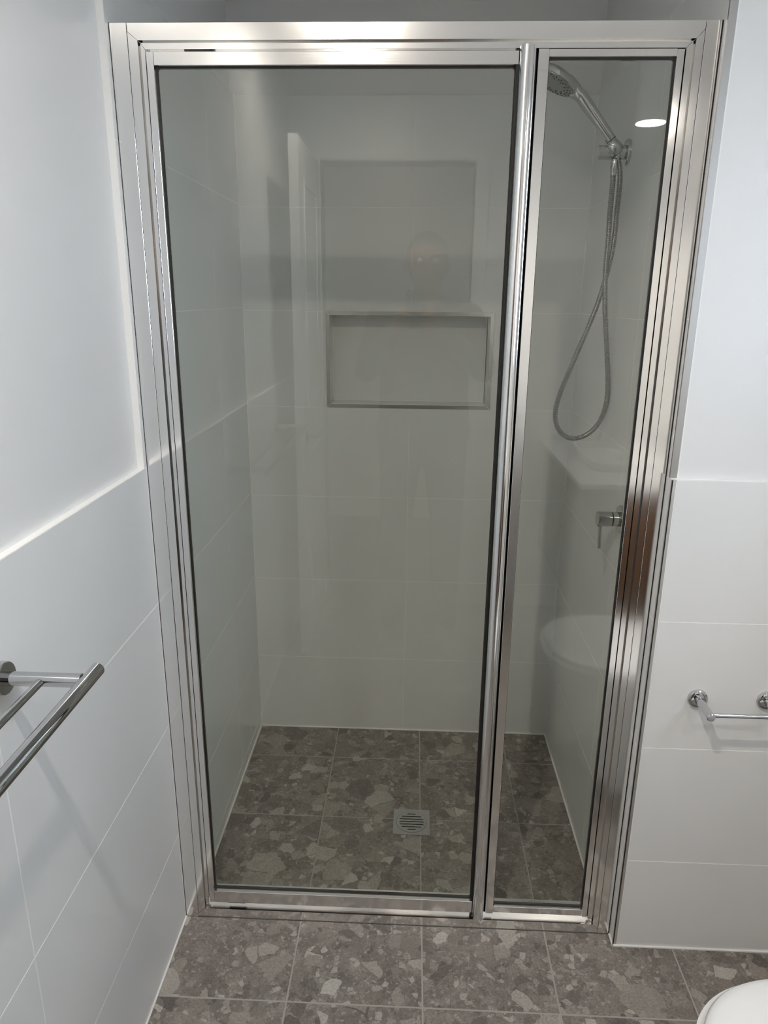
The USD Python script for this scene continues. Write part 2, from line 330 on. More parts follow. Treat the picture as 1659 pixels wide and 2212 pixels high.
t = struct('trim_3', 'white moulded architrave around the doorway', 'trim')
for b in (bx(0.062, DX0 - 0.004, py, py + 0.018, 0, DZ + 0.062, 0.004), bx(DX1 + 0.004, 0.845, py, py + 0.018, 0, DZ + 0.062, 0.004), bx(DX0 - 0.004, DX1 + 0.004, py, py + 0.018, DZ + 0.004, DZ + 0.062, 0.004)):
    obj('architrave', b, M_DOORPAINT, t)
for b in (bx(DX0 - 0.02, DX0, py - 0.11, py, 0, DZ), bx(DX1, DX1 + 0.02, py - 0.11, py, 0, DZ), bx(DX0, DX1, py - 0.11, py, DZ, DZ + 0.02)):
    obj('door_jamb', b, M_DOORPAINT, t)
# ceiling, floors
w = struct('ceiling', 'flat white painted bathroom ceiling', 'ceiling')
obj('plasterboard', bx(-0.15, XR + 0.13, -2.05, 1.12, ZC, ZC + 0.1), M_CEIL, w)
TF, FX, FY = 0.2988, 0.2881, 0.7297
fg = 0.0018
xs = [0.0] + [FX + TF * k for k in range(3)] + [FX + TF * 3, FX + TF * 4, XR]
w = struct('floor', 'brown-grey stone-chip floor tiles in front of the shower', 'floor')
obj('grout', bx(-0.012, XR + 0.012, YF - 0.03, 0.04, -0.12, -0.0005), M_FGROUT, w)
ys = [0.035, -0.2135] + [-0.2135 - TF * k for k in range(1, 6)] + [YF - 0.02]
for y1, y0 in cells(ys):
    for x0, x1 in cells(xs):
        if x1 - x0 > 0.01 and y1 - y0 > 0.01:
            obj('tile', bx(x0 + fg, x1 - fg, y0 + fg, y1 - fg, -0.009, 0.0, 0.0006), M_FLOOR, w)
obj('tile', bx(0.0, WR, 0.035, 0.043, -0.08, -0.001, 0.0006), M_FLOOR, w)
w = struct('floor_shower', 'darker stone-chip tiles inside the shower, sloping to the drain', 'floor')
def slope(m):
    v = m.vertices.copy(); v[:, 2] += -0.0496 + 0.0069 * (D - v[:, 1]); m.vertices = v; return m
DRX, DRY, DRH = 0.5605, 0.4175, 0.0545
obj('grout', slope(bx(-0.012, 1.06, 0.043, D + 0.012, -0.06, -0.0005)), M_FGROUT, w)
hole = sbox(DRX - DRH - 0.001, DRY - DRH - 0.001, DRX + DRH + 0.001, DRY + DRH + 0.001)
for y1, y0 in cells([D, FY, FY - TF, FY - 2 * TF, 0.0435]):
    for x0, x1 in cells([0.0, FX, FX + TF, FX + 2 * TF, WR]):
        pl = sbox(x0 + fg, y0 + fg, x1 - fg, y1 - fg).difference(hole)
        m = bx(x0 + fg, x1 - fg, y0 + fg, y1 - fg, -0.009, 0, 0.0006) if not pl.intersects(hole) else cat([xy(g, -0.009, 0.0) for g in getattr(pl, 'geoms', [pl])])
        obj('tile', slope(m), M_FLOOR, w)

# ---------------------------------------------------------------- the shower screen
s = thing('shower_screen', 'framed glass shower screen with polished silver frame and hinged glass door', 'shower screen')
ZT = 1.9328
XO0, XO1 = 0.0316, 1.0154
obj('wall_channel', cat([bx(0.0011, XO0 - 0.0004, -0.001, 0.032, 0.0, ZT, 0.0006)]), M_ALU_V, s)
obj('wall_channel', cat([bx(XO1 + 0.0004, 1.0415, -0.001, 0.032, 0.0, ZT, 0.0006)]), M_ALU_V, s)
ji, jo = 0.0487, 1.0021
zi, zs = 1.9062, 0.0265
g = 0.0003
def mitred(p): return xz(Polygon(p).buffer(-g), 0.0, 0.036)
# each frame member: mitred face, set-back lip behind it
LY = 0.0075
def lip(p, y=None): return xz(Polygon(p).buffer(-g), LY if y is None else y, 0.036)
l0, l1, l2, l3 = 0.0583, 0.9895, 1.8945, 0.0370        # inner edges of the lip: left, right, top, bottom
e = 0.0014                                             # groove between face and lip
obj('header', cat([mitred([(XO0, ZT), (XO1, ZT), (XO1, ZT - 0.013), (jo, zi), (ji, zi), (XO0, ZT - 0.013)]), lip([(ji + e, zi - e), (jo - e, zi - e), (l1, l2), (l0, l2)]), bx(ji - 0.002, jo + 0.002, 0.014, 0.034, zi - 0.004, zi + 0.004)]), M_ALU_H, s)
obj('sill', cat([mitred([(XO0, 0), (XO0, 0.011), (ji, zs), (jo, zs), (XO1, 0.011), (XO1, 0)]), lip([(ji + e, zs + e), (l0, l3), (l1, l3), (jo - e, zs + e)], 0.0145), bx(ji - 0.002, jo + 0.002, 0.014, 0.034, zs - 0.004, zs + 0.004)]), M_ALU_H, s)
obj('jamb', cat([mitred([(XO0, 0.011), (XO0, ZT - 0.013), (ji, zi), (ji, zs)]), lip([(ji + e, zs + e), (ji + e, zi - e), (l0, l2), (l0, l3)]), bx(ji - 0.004, ji + 0.004, 0.014, 0.034, zs, zi)]), M_ALU_V, s)
obj('jamb', cat([mitred([(XO1, 0.011), (jo, zs), (jo, zi), (XO1, ZT - 0.013)]), lip([(jo - e, zs + e), (l1, l3), (l1, l2), (jo - e, zi - e)]), bx(jo - 0.004, jo + 0.004, 0.014, 0.034, zs, zi)]), M_ALU_V, s)
M_GSEAL = plain('grey_sealant', (0.10, 0.095, 0.09), 0.6)  # dark grey that paints shadow lines along the frame joints
obj('base_seal', bx(0.004, 1.040, -0.0012, 0.004, 0.0, 0.0016), M_GSEAL, s)  # thin dark strip painting the contact shadow under the sill
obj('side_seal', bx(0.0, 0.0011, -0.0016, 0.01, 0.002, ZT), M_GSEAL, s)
obj('side_seal', bx(1.0416, 1.0438, 0.0, 0.02, 0.002, ZT), M_BLACK, s)  # black strip painting the dark gap beside the channel
# backing behind the clearance between frame and door; black strips paint its shade
for z0 in (l2 - 0.006, l3 - 0.004):
    obj('back_stop', bx(l0, 0.705, 0.020, 0.0355, z0, z0 + 0.011), M_ALU_H, s)
obj('seal_strip', cat([bx(l0 - 0.004, l0 + 0.004, 0.030, 0.0355, l3, l2), bx(0.705, 0.745, 0.030, 0.0355, l2 - 0.006, l2 + 0.004), bx(0.733, 0.745, 0.030, 0.0355, l3, l2)]), M_BLACK, s)
# fixed panel on the right
fx0, fx1, fz0, fz1 = 0.7595, 0.9760, 0.0610, 1.8818
fy = 0.0065
obj('panel_stile', bx(0.7412, fx0, fy, 0.034, l3 + 0.003, l2 - 0.0006, 0.0006), M_ALU_V, s)
obj('panel_stile', bx(fx1, l1 - 0.0008, fy + 0.003, 0.034, l3 + 0.001, l2 - 0.0006, 0.0006), M_ALU_V, s)
obj('panel_rail', bx(fx0 + 0.0003, fx1 - 0.0003, fy + 0.001, 0.034, fz1, l2 - 0.0006, 0.0006), M_ALU_H, s)
obj('panel_rail', bx(fx0 + 0.0003, fx1 - 0.0003, fy + 0.001, 0.034, l3 + 0.006, fz0, 0.0006), M_ALU_H, s)
def gasket(x0, x1, z0, z1, w=0.0018, r=0.005):
    return xz(sbox(x0 - 0.001, z0 - 0.001, x1 + 0.001, z1 + 0.001).difference(rrect(x0 + w, z0 + w, x1 - w, z1 - w, r)), 0.0150, 0.0225)
obj('gasket', gasket(fx0, fx1, fz0, fz1), M_BLACK, s)
obj('glass_panel', bx(fx0 - 0.004, fx1 + 0.004, 0.0160, 0.0220, fz0 - 0.004, fz1 + 0.004), M_GLASS, s, label='narrow fixed glass pane')
# door
d = sub('door', s)
d.SetCustomDataByKey('label', 'wide hinged glass door')
gx0, gx1, gz0, gz1 = 0.0728, 0.7045, 0.0755, 1.8695
obj('stile', bx(0.0600, gx0, 0.0045, 0.030, 0.0420, 1.8906, 0.0006), M_ALU_V, d)
obj('rail', bx(gx0 + 0.0003, gx1 + 0.003, 0.0045, 0.030, gz1, 1.8906, 0.0006), M_ALU_H, d)
obj('rail', bx(gx0 + 0.0003, gx1 + 0.003, 0.0045, 0.030, 0.0420, gz0, 0.0006), M_ALU_H, d)
th = np.linspace(0, math.pi, 49)
cx_, rx, ry = 0.7228, 0.0142, 0.0185
prof = [(cx_ + rx * math.cos(q), 0.0085 - ry * math.sin(q) ** 0.9) for q in th] + [(cx_ - rx, 0.030), (cx_ + rx * 0.9, 0.030)]
obj('handle_post', xy(Polygon(prof).buffer(0), 0.0300, 1.8966), M_ALU_P, d, smooth=35, label='rounded full-height edge post')
obj('gasket', gasket(gx0, gx1 + 0.0005, gz0, gz1), M_BLACK, d)
obj('post_seal', bx(0.7040, 0.7084, 0.006, 0.030, 0.032, 1.893), M_BLACK, d)
obj('post_seal', bx(0.7365, 0.7400, 0.020, 0.033, 0.032, 1.897), M_BLACK, d)
obj('pivot', bx(0.128, 0.176, 0.006, 0.0198, 1.8906, 1.8944), M_BLACK, d)
obj('pivot', bx(0.105, 0.148, 0.006, 0.0198, 0.0398, 0.0418), M_BLACK, d)
obj('glass_panel', bx(gx0 - 0.004, gx1 + 0.003, 0.0155, 0.0215, gz0 - 0.004, gz1 + 0.004), M_GLASS, d)

# ---------------------------------------------------------------- shower fittings
# wall bracket: rosette, arm with a clamp ball
BY, BZ = 0.533, 1.8253
b = thing('shower_bracket', 'chrome wall bracket holding the hand shower', 'bracket', (WR, BY, BZ))
obj('rosette', lathe((0, 0, 0), (-0.008, 0, 0), [(0, 0.0300), (0.006, 0.0300), (0.008, 0.0286)], 48), M_CHROME, b, smooth=30)
obj('arm', rod((-0.007, 0, 0), (-0.0735, 0, 0), 0.0165, 40, 0.0015), M_CHROME, b, smooth=30)
J = np.array([1.0104 - WR, -0.012, 1.8329 - BZ])
hdir = np.array([0.9149 - 1.0009, -0.004, 1.9486 - 1.8501]); hdir /= np.linalg.norm(hdir)
obj('holder', cat([lathe(J - hdir * 0.017, J + hdir * 0.017, [(0, 0.010), (0.004, 0.0155), (0.012, 0.0178), (0.020, 0.0178), (0.029, 0.0155), (0.034, 0.0125)], 36)]), M_CHROME, b, smooth=40)
obj('hose_socket', rod(J + [0.004, 0.004, -0.004], J + [0.010, 0.004, -0.020], 0.0085, 20), M_CHROME, b, smooth=30)
# hand shower
hb = np.array([1.0001, BY - 0.013, 1.8505]); el = np.array([0.9175, BY - 0.016, 1.9452])
h = thing('hand_shower', 'chrome hand shower head angled down from the wall bracket', 'shower head', tuple(hb))
ha = el - hb; hl = np.linalg.norm(ha); hu = ha / hl
obj('handle', lathe((0, 0, 0), ha, [(-0.012, 0.0105), (-0.0005, 0.0118), (0.0008, 0.0118), (0.0018, 0.0124), (hl * 0.5, 0.0137), (hl * 0.85, 0.0150), (hl, 0.0150)], 36), M_CHROME, h, smooth=30)
obj('handle_ring', lathe((0, 0, 0), ha, [(-0.0008, 0.0122), (0.0010, 0.0124)], 36), M_BLACK, h)
vw = CAM - np.array([0.85, BY, 1.9715]); vw /= np.linalg.norm(vw)
r_ = CR - vw * (CR @ vw); r_ /= np.linalg.norm(r_); u_ = np.cross(vw, r_)
nrm = 0.30 * vw + 0.954 * (-0.45 * r_ - 0.89 * u_); nrm /= np.linalg.norm(nrm)
dc = np.array([0.8500, BY - 0.016, 1.9715]) - hb       # centre of the spray face
RH = 0.0600
obj('head', lathe(dc - nrm * 0.030, dc, [(0, 0.018), (0.004, 0.034), (0.010, 0.050), (0.016, RH - 0.002), (0.020, RH), (0.0285, RH), (0.030, RH - 0.0018), (0.0296, RH - 0.004)], 64), M_CHROME, h, smooth=35)
obj('spray_face', lathe(dc - nrm * 0.002, dc + nrm * 0.0008, [(0, RH - 0.004), (0.0028, RH - 0.0045)], 64), M_FACE, h)
fa, fb, _ = frame_of(nrm)
noz = []
for rr, k, ph in ((RH - 0.0115, 22, 0.0), (RH - 0.0185, 18, 0.17), (RH - 0.026, 12, 0.05)):
    for q in range(k):
        a_ = ph + q * 2 * math.pi / k
        c0 = dc + rr * (math.cos(a_) * fa + math.sin(a_) * fb)
        noz.append(lathe(c0, c0 + nrm * 0.003, [(0, 0.0019), (0.0028, 0.0015)], 10))
for m in noz: obj('nozzle', m, M_NOZZLE, h)
# neck joining the head to the handle, little spray lever under it
neck = np.array([ha - hu * 0.004, ha + hu * 0.008 + np.array([-0.003, 0, 0.001]), dc - nrm * 0.016 + (ha - dc) * 0.52, dc - nrm * 0.018 + (ha - dc) * 0.25])
nt = CubicSpline([0, .3, .7, 1], neck)(np.linspace(0, 1, 14))
obj('neck', tube(nt, np.linspace(0.0150, 0.0125, 14), 24), M_CHROME, h, smooth=True)
inp = (ha - dc) - nrm * ((ha - dc) @ nrm); inp /= np.linalg.norm(inp)
lv = dc + inp * (RH - 0.003) - nrm * 0.004
obj('spray_lever', lathe(lv + nrm * 0.000, lv + nrm * 0.009, [(0, 0.009), (0.006, 0.0095), (0.009, 0.007)], 24), M_CHROME, h, smooth=30)
# hose
hp = [(1.0165, .527, 1.8155), (1.0122, .523, 1.8023), (1.0127, .521, 1.7713), (1.0124, .518, 1.7317), (1.0118, .514, 1.6787), (1.0118, .508, 1.6226), (1.0104, .502, 1.5666), (1.0120, .496, 1.513),
      (1.0158, .492, 1.4631), (1.0235, .488, 1.3996), (1.0325, .486, 1.335), (1.0392, .485, 1.2785), (1.0406, .485, 1.2310), (1.0300, .487, 1.1818), (1.0070, .488, 1.1485), (0.9780, .489, 1.1323),
      (0.9520, .490, 1.1320), (0.9265, .490, 1.1500), (0.9130, .491, 1.1860), (0.9150, .492, 1.2215), (0.9360, .496, 1.2925), (0.9690, .503, 1.3825), (1.0035, .510, 1.4840), (1.0160, .513, 1.5366), (1.0250, .516, 1.5866), (1.0290, .519, 1.6303),
      (1.0302, .523, 1.7001), (1.0316, .526, 1.7527), (1.0272, .529, 1.7950), (1.0200, .531, 1.8150)]
hp = np.array(hp)
# upper right strand passes behind the left strand at the crossing
ch = np.r_[0, np.cumsum(np.linalg.norm(np.diff(hp, axis=0), axis=1))]
cs = CubicSpline(ch, hp)
NS = 2600
u = np.linspace(ch[1], ch[-1], NS)
path = cs(u)
hs = thing('shower_hose', 'flexible steel shower hose hanging in a long loop', 'hose', (0, 0, 0))
ph = (u / 0.0042) % 1.0
obj('hose_tube', tube(path, 0.0068 - 0.0014 * (np.abs(ph - 0.5) < 0.22), 14), M_HOSE, hs, smooth=True)
obj('hose_nut', lathe(hp[1] + [0.001, 0, 0.006], hp[2] - [0, 0, 0.0], [(0, 0.0072), (0.004, 0.0080), (0.028, 0.0080), (0.0365, 0.0070)], 24), M_CHROME, hs, smooth=30)
# mixer tap
mx = thing('shower_mixer', 'chrome shower mixer tap with its pin lever pointing down', 'tap', (WR, 0.266, 0.9775))
obj('rosette', lathe((0, 0, 0), (-0.008, 0, 0), [(0, 0.0340), (0.0060, 0.0340), (0.008, 0.0327)], 48), M_CHROME, mx, smooth=30)
obj('collar', rod((-0.007, 0, 0), (-0.0245, 0, 0), 0.0178, 36), M_CHROME, mx, smooth=30)
obj('collar_ring', rod((-0.0245, 0, 0), (-0.0260, 0, 0), 0.0170, 36, 0.0003), M_BLACK, mx)
obj('body', rod((-0.0260, 0, 0), (-0.0600, 0, 0), 0.0182, 40, 0.0012), M_CHROME, mx, smooth=30)
obj('lever', rod((-0.0515, 0, -0.010), (-0.0480, 0, -0.0745), 0.0040, 20), M_CHROME, mx, smooth=30)
# floor drain
zd = -0.0496 + 0.0069 * (D - DRY)
dr = thing('floor_drain', 'square metal shower drain with round slotted grate', 'drain', (DRX, DRY, zd))
plate = sbox(-DRH, -DRH, DRH, DRH)
ring = 0.0465
slots = []
for k in range(-3, 4):
    hw = [0.0375, 0.0365, 0.0300, 0.0125][abs(k)]
    slots.append(rrect(-hw, k * 0.0111 - 0.0021, hw, k * 0.0111 + 0.0021, 0.0020))
pl = plate.difference(Point(0, 0).buffer(ring, 48))
gr = Point(0, 0).buffer(ring - 0.0009, 48)
for q in slots: gr = gr.difference(q)
obj('drain_plate', xy(pl, -0.004, 0.0022), M_SATIN, dr)
obj('grate', xy(gr, 0.0004, 0.0026), M_SATIN, dr)
obj('drain_well', bx(-0.052, 0.052, -0.052, 0.052, -0.0004, 0.0003), M_DARK, dr)  # flat black sheet painting the darkness below the grate slots

fd = thing('floor_drain', 'small square metal drain in the bathroom floor, faintly reflected in the door glass', 'drain', (0.577, -1.108, 0.0))
obj('drain_plate', xy(sbox(-0.052, -0.045, 0.052, 0.045).difference(sbox(-0.045, -0.038, 0.045, 0.038)), 0.0, 0.0012), M_SATIN, fd)
obj('grate', cat([bx(-0.045, 0.045, q - 0.003, q + 0.003, 0.0, 0.0010) for q in np.linspace(-0.034, 0.034, 8)]), M_SATIN, fd)

# ---------------------------------------------------------------- accessories
tr = thing('towel_rail', 'chrome double towel rail on the left wall', 'towel rail', (0.0, -0.5835, 0.9985))
for q in (0.0, -0.73):
    obj('rosette', lathe((0, q, 0), (0.012, q, 0), [(0, 0.0225), (0.0105, 0.0225), (0.012, 0.0215)], 40), M_CHROME, tr, smooth=30)
    obj('post', rod((0.010, q, 0), (0.112, q, 0), 0.0095, 32, 0.0004), M_CHROME, tr, smooth=30)
obj('rail', rod((0.1195, 0.033, 0.0), (0.1195, -0.765, 0.0), 0.0098, 36, 0.0025), M_CHROME, tr, smooth=30)
obj('rail', rod((0.0600, 0.004, 0.0), (0.0600, -0.734, 0.0), 0.0052, 28, 0.0008), M_CHROME, tr, smooth=30)
tp = thing('toilet_roll_holder', 'empty chrome toilet roll holder on the tiles beside the shower', 'toilet roll holder', (1.154, NF, 0.676))
for q in (0.0, 0.144):
    obj('rosette', lathe((q, 0, 0), (q, -0.010, 0), [(0, 0.0205), (0.006, 0.0200), (0.0085, 0.0175), (0.010, 0.013)], 40), M_CHROME, tp, smooth=35)
    obj('post', rod((q, -0.008, 0), (q, -0.078, 0), 0.0088, 32, 0.0018), M_CHROME, tp, smooth=30)
obj('bar', rod((0.006, -0.0665, 0.000), (0.138, -0.0665, 0.000), 0.0046, 24, 0.0004), M_CHROME, tp, smooth=30)

# toilet
TY = -0.672
def egg(x0, xb, hw, ex=2.45, n=40):
    """outline of seat or bowl: curved front at x0, straight back at xb, half width hw"""
    cx = x0 + 0.205; pts = []
    for q in np.linspace(math.pi / 2, 3 * math.pi / 2, n):
        c, s_ = math.cos(q), math.sin(q)
        pts.append((cx + (cx - x0) * math.copysign(abs(c) ** (2 / ex), c), hw * math.copysign(abs(s_) ** (2 / ex), s_)))
    return Polygon(pts + [(xb, -hw * 0.93), (xb, hw * 0.93)])
def loft(rings):
    """closed body from outlines with equal point counts"""
    n = len(rings[0]); v = np.vstack(rings); f = []
    for i in range(len(rings) - 1):
        for j in range(n):
            k = (j + 1) % n
            f += [[i * n + j, i * n + k, (i + 1) * n + k], [i * n + j, (i + 1) * n + k, (i + 1) * n + j]]
    for base, flip in ((0, True), ((len(rings) - 1) * n, False)):
        c = len(v); v = np.vstack([v, v[base:base + n].mean(0)])
        f += [[c, base + (j + 1) % n, base + j] if flip else [c, base + j, base + (j + 1) % n] for j in range(n)]
    m = trimesh.Trimesh(v, f, process=False)
    if m.volume < 0: m.invert()
    return m
def ring_of(x0, xb, hw, z, ex=2.45):
    p = np.array(egg(x0, xb, hw, ex).exterior.coords[:-1]); return np.c_[p, np.full(len(p), z)]
to = thing('toilet', 'white toilet with closed lid at the lower right', 'toilet', (0, TY, 0))
obj('pan', loft([ring_of(1.12, 1.60, 0.145, 0.0), ring_of(1.10, 1.60, 0.150, 0.10), ring_of(1.05, 1.60, 0.165, 0.25), ring_of(0.990, 1.60, 0.183, 0.36), ring_of(0.976, 1.60, 0.190, 0.395), ring_of(0.979, 1.60, 0.187, 0.403)]), M_CERAMIC, to, smooth=50)
obj('seat', loft([ring_of(0.974, 1.45, 0.192, 0.4035), ring_of(0.968, 1.45, 0.197, 0.409), ring_of(0.968, 1.45, 0.197, 0.418), ring_of(0.974, 1.45, 0.192, 0.4225)]), M_SEAT, to, smooth=40)
obj('lid', loft([ring_of(0.985, 1.45, 0.184, 0.4230), ring_of(0.978, 1.45, 0.190, 0.4265), ring_of(0.977, 1.45, 0.190, 0.432), ring_of(0.981, 1.45, 0.187, 0.438), ring_of(0.991, 1.448, 0.179, 0.4425), ring_of(1.010, 1.445, 0.163, 0.4455), ring_of(1.050, 1.44, 0.130, 0.4472)]), M_SEAT, to, smooth=50)
cist = loft([np.c_[np.array(rrect(1.452, -0.185, 1.618, 0.185, 0.03).exterior.coords[:-1]), np.full(len(rrect(1.452, -0.185, 1.618, 0.185, 0.03).exterior.coords) - 1, z)] for z in (0.395, 0.80)])
obj('cistern', cist, M_CERAMIC, to, smooth=40)
obj('cistern_lid', xy(rrect(1.446, -0.191, 1.622, 0.191, 0.032), 0.8005, 0.828), M_CERAMIC, to, smooth=30)
obj('flush_button', rod((1.53, 0, 0.828), (1.53, 0, 0.832), 0.022, 28), M_CHROME, to, smooth=30)

# vanity, basin, tap, mirror, power point (seen in reflections)
v = thing('vanity', 'wall-hung brown timber vanity with white top, reflected in the screen', 'vanity', (0, 0, 0))
VY0, VY1 = -1.912, -1.082
obj('carcass', bx(1.180, 1.618, VY0 + 0.006, VY1 - 0.012, 0.335, 0.829, 0.001), M_WOOD, v)
obj('side_panel', bx(1.160, 1.618, VY1 - 0.012, VY1 - 0.002, 0.335, 0.829, 0.001), M_WOOD, v)
for k in range(2):
    y0 = VY0 + 0.008 + k * 0.404
    dpan = obj('drawer', bx(1.161, 1.1795, y0, y0 + 0.400, 0.340, 0.825, 0.0015), M_WOOD, v)
    obj('drawer_handle', bx(1.152, 1.160, y0 + 0.12, y0 + 0.28, 0.800, 0.808, 0.001), M_BLACK, v)
obj('bench_top', bx(1.140, 1.6175, VY0, VY1 + 0.007, 0.8300, 0.8500, 0.002), M_STONE, v)
bs = thing('basin', 'white rounded-corner inset basin on the vanity top', 'basin', (0, 0, 0.8505))
bo = rrect(1.236, -1.715, 1.560, -1.262, 0.055, 12)
bi = bo.buffer(-0.018)
obj('bowl', cat([xy(bo.difference(bi), 0.0, 0.032), xy(bi.buffer(0.001), 0.0, 0.006)]), M_CERAMIC, bs, smooth=30)
obj('waste', rod((1.40, -1.49, 0.006), (1.40, -1.49, 0.009), 0.022, 24), M_CHROME, bs, smooth=30)
bt = thing('basin_mixer', 'small chrome basin mixer behind the reflected basin', 'tap', (1.585, -1.49, 0.8505))
obj('body', rod((0, 0, 0), (0, 0, 0.12), 0.018, 28), M_CHROME, bt, smooth=30)
obj('spout', rod((-0.012, 0, 0.095), (-0.13, 0, 0.085), 0.011, 24), M_CHROME, bt, smooth=30)
obj('lever', rod((0, 0, 0.12), (0.008, 0, 0.175), 0.004, 16), M_CHROME, bt, smooth=30)
mi = thing('mirror', 'frameless wall mirror above the vanity', 'mirror', (XR + 0.012, -1.49, 1.5))
obj('mirror_glass', bx(-0.006, 0, -0.38, 0.38, -0.33, 0.42, 0.001), M_MIRROR, mi)
po = thing('power_point', 'white double power point on the tiles above the vanity', 'power outlet', (1.5535, YF, 1.088))
obj('cover_plate', bx(-0.0585, 0.0585, 0, 0.009, -0.036, 0.036, 0.003), M_PLASTIC, po)
for q in (-0.03, 0.03):
    obj('switch', bx(q - 0.006, q + 0.006, 0.009, 0.0125, 0.012, 0.026, 0.001), M_PLASTIC, po)
    obj('pin_slots', cat([bx(q - 0.008, q - 0.006, 0.0085, 0.0093, -0.004, 0.004), bx(q + 0.006, q + 0.008, 0.0085, 0.0093, -0.004, 0.004), bx(q - 0.001, q + 0.001, 0.0085, 0.0093, -0.016, -0.008)]), M_DARK, po)

# open door beside the left wall
do = struct('door_1', 'white panelled door standing open beside the left wall', 'door')
LX0, LX1, LY0, LY1 = 0.078, 0.114, -1.908, -1.335
obj('leaf', bx(LX0, LX1, LY0, LY1, 0.010, 2.032, 0.001), M_DOORPAINT, do)
for z0, z1 in ((0.20, 0.86), (1.03, 1.90)):
    o_, i_ = sbox(LY0 + 0.11, z0, LY1 - 0.11, z1), sbox(LY0 + 0.13, z0 + 0.02, LY1 - 0.13, z1 - 0.02)
    m = trimesh.creation.extrude_polygon(o_.difference(i_), 0.006, engine='earcut')
    q = m.vertices.copy(); m.vertices = np.c_[LX1 - 0.001 + q[:, 2], q[:, 0], q[:, 1]]
    obj('panel_moulding', m, M_DOORPAINT, do)
obj('door_handle', cat([lathe((LX1, -1.395, 0.945), (LX1 + 0.008, -1.395, 0.945), [(0, 0.026), (0.008, 0.025)], 28), rod((LX1, -1.395, 0.945), (LX1 + 0.05, -1.395, 0.945), 0.009, 20), rod((LX1 + 0.046, -1.385, 0.945), (LX1 + 0.046, -1.52, 0.945), 0.008, 20)]), M_CHROME, do, smooth=30)
# lamps: a glowing diffuser and, just below it, the lamp's own downward beam
def beam(parent, z, r, k, cone):
    b = UsdLux.SphereLight.Define(stage, str(parent.GetPath()) + '/beam')
    b.CreateRadiusAttr(r); b.CreateIntensityAttr(BEAM_L * k); b.CreateColorAttr(Gf.Vec3f(*LAMP_C))
    sh = UsdLux.ShapingAPI.Apply(b.GetPrim())
    sh.CreateShapingConeAngleAttr(cone); sh.CreateShapingConeSoftnessAttr(1.0)
    b.AddTranslateOp().Set(Gf.Vec3d(0, 0, z))
dl = thing('downlight', 'round recessed downlight in the ceiling over the doorway side', 'downlight', (0.325, -1.15, ZC))
obj('trim_ring', xy(Point(0, 0).buffer(0.060, 32).difference(Point(0, 0).buffer(0.046, 32)), -0.005, 0.0), M_PLASTIC, dl)
obj('diffuser', rod((0, 0, 0.0), (0, 0, -0.003), 0.0455, 40, 0.0005), M_LAMP, dl)
beam(dl, -0.022, 0.015, 5.6, 84.0)
hl_ = thing('downlight', 'added unseen downlight brightening the hallway beyond the doorway', 'downlight', (0.45, -2.75, ZC))
obj('trim_ring', xy(Point(0, 0).buffer(0.060, 32).difference(Point(0, 0).buffer(0.046, 32)), -0.005, 0.0), M_PLASTIC, hl_)  # hall lamp added, unseen, to brighten the doorway reflected in the glass
obj('diffuser', rod((0, 0, 0.0), (0, 0, -0.003), 0.0455, 40, 0.0005), mat('lamp_diffuser_hall', {'e': ('emission', {'color': LAMP_C, 'strength': 170.0})}, surface='e.emission'), hl_)
cl = thing('cylinder_lamp', 'white cylinder ceiling lamp hanging over the vanity', 'ceiling lamp', (1.36, -1.43, ZC))
obj('lamp_body', lathe((0, 0, 0), (0, 0, -0.315), [(0, 0.054), (0.3140, 0.054), (0.3145, 0.0505)], 40), M_PLASTIC, cl, smooth=30)
obj('diffuser', rod((0, 0, -0.3145), (0, 0, -0.3175), 0.0500, 40, 0.0005), M_LAMP2, cl)

beam(cl, -0.336, 0.014, 2.3, 70.0)

# hallway behind the doorway and the ground outside the window
w = struct('wall_hall', 'plain hallway walls and ceiling beyond the doorway', 'wall')
obj('plaster', cat([bx(-0.7, -0.6, -3.4, -2.04, 0, ZC), bx(1.7, 1.8, -3.4, -2.04, 0, ZC), bx(-0.7, 1.8, -3.5, -3.4, 0, ZC), bx(-0.7, 1.8, -3.5, -2.03, ZC, ZC + 0.1), bx(-0.7, -0.14, -2.05, -2.03, 0, ZC)]), M_PAINT, w)
w = struct('floor_hall', 'brown hallway floorboards beyond the doorway', 'floor')
obj('boards', bx(-0.7, 1.8, -3.5, YF - 0.03, -0.12, 0.0), M_HALL, w)
w = struct('ground', 'concrete ground outside the window', 'ground')
obj('paving', bx(1.80, 12, -9, 8, -0.4, -0.3), M_CONC, w)

# ---------------------------------------------------------------- the photographer, seen as a faint reflection
MF = manifold3d.Manifold
def ball(p, r, n=20): return MF.sphere(r, n).translate([float(q) for q in p])
def bone(*js): return MF.batch_hull([ball(p, r) for p, r in js])
def body(parts, edge=0.016, it=12):
    m = parts[0]
    for q in parts[1:]: m = m + q
    m = m.refine_to_length(edge).to_mesh()
    t = trimesh.Trimesh(m.vert_properties[:, :3], m.tri_verts, process=True)
    trimesh.smoothing.filter_taubin(t, 0.5, -0.53, it)
    return t
PXc, PYc = 0.585, -1.735
def pt(x, y, z): return np.array([PXc + x, PYc + y, z])
SHL, SHR = pt(-0.185, 0, 1.40), pt(0.185, 0, 1.40)
ELL, ELR = pt(-0.245, 0.105, 1.185), pt(0.245, 0.105, 1.195)
PH = CAM - CF * 0.014 - CU * 0.052                     # centre of the phone
WRL, WRR = PH - CR * 0.080 - CU * 0.085 - CF * 0.055, PH + CR * 0.080 - CU * 0.085 - CF * 0.055
NK = pt(0, 0.005, 1.47)
HD = pt(0.0, 0.075, 1.615)
pe = thing('person', 'person in dark clothes holding a phone in the doorway, seen as a faint reflection', 'person', (0, 0, 0))
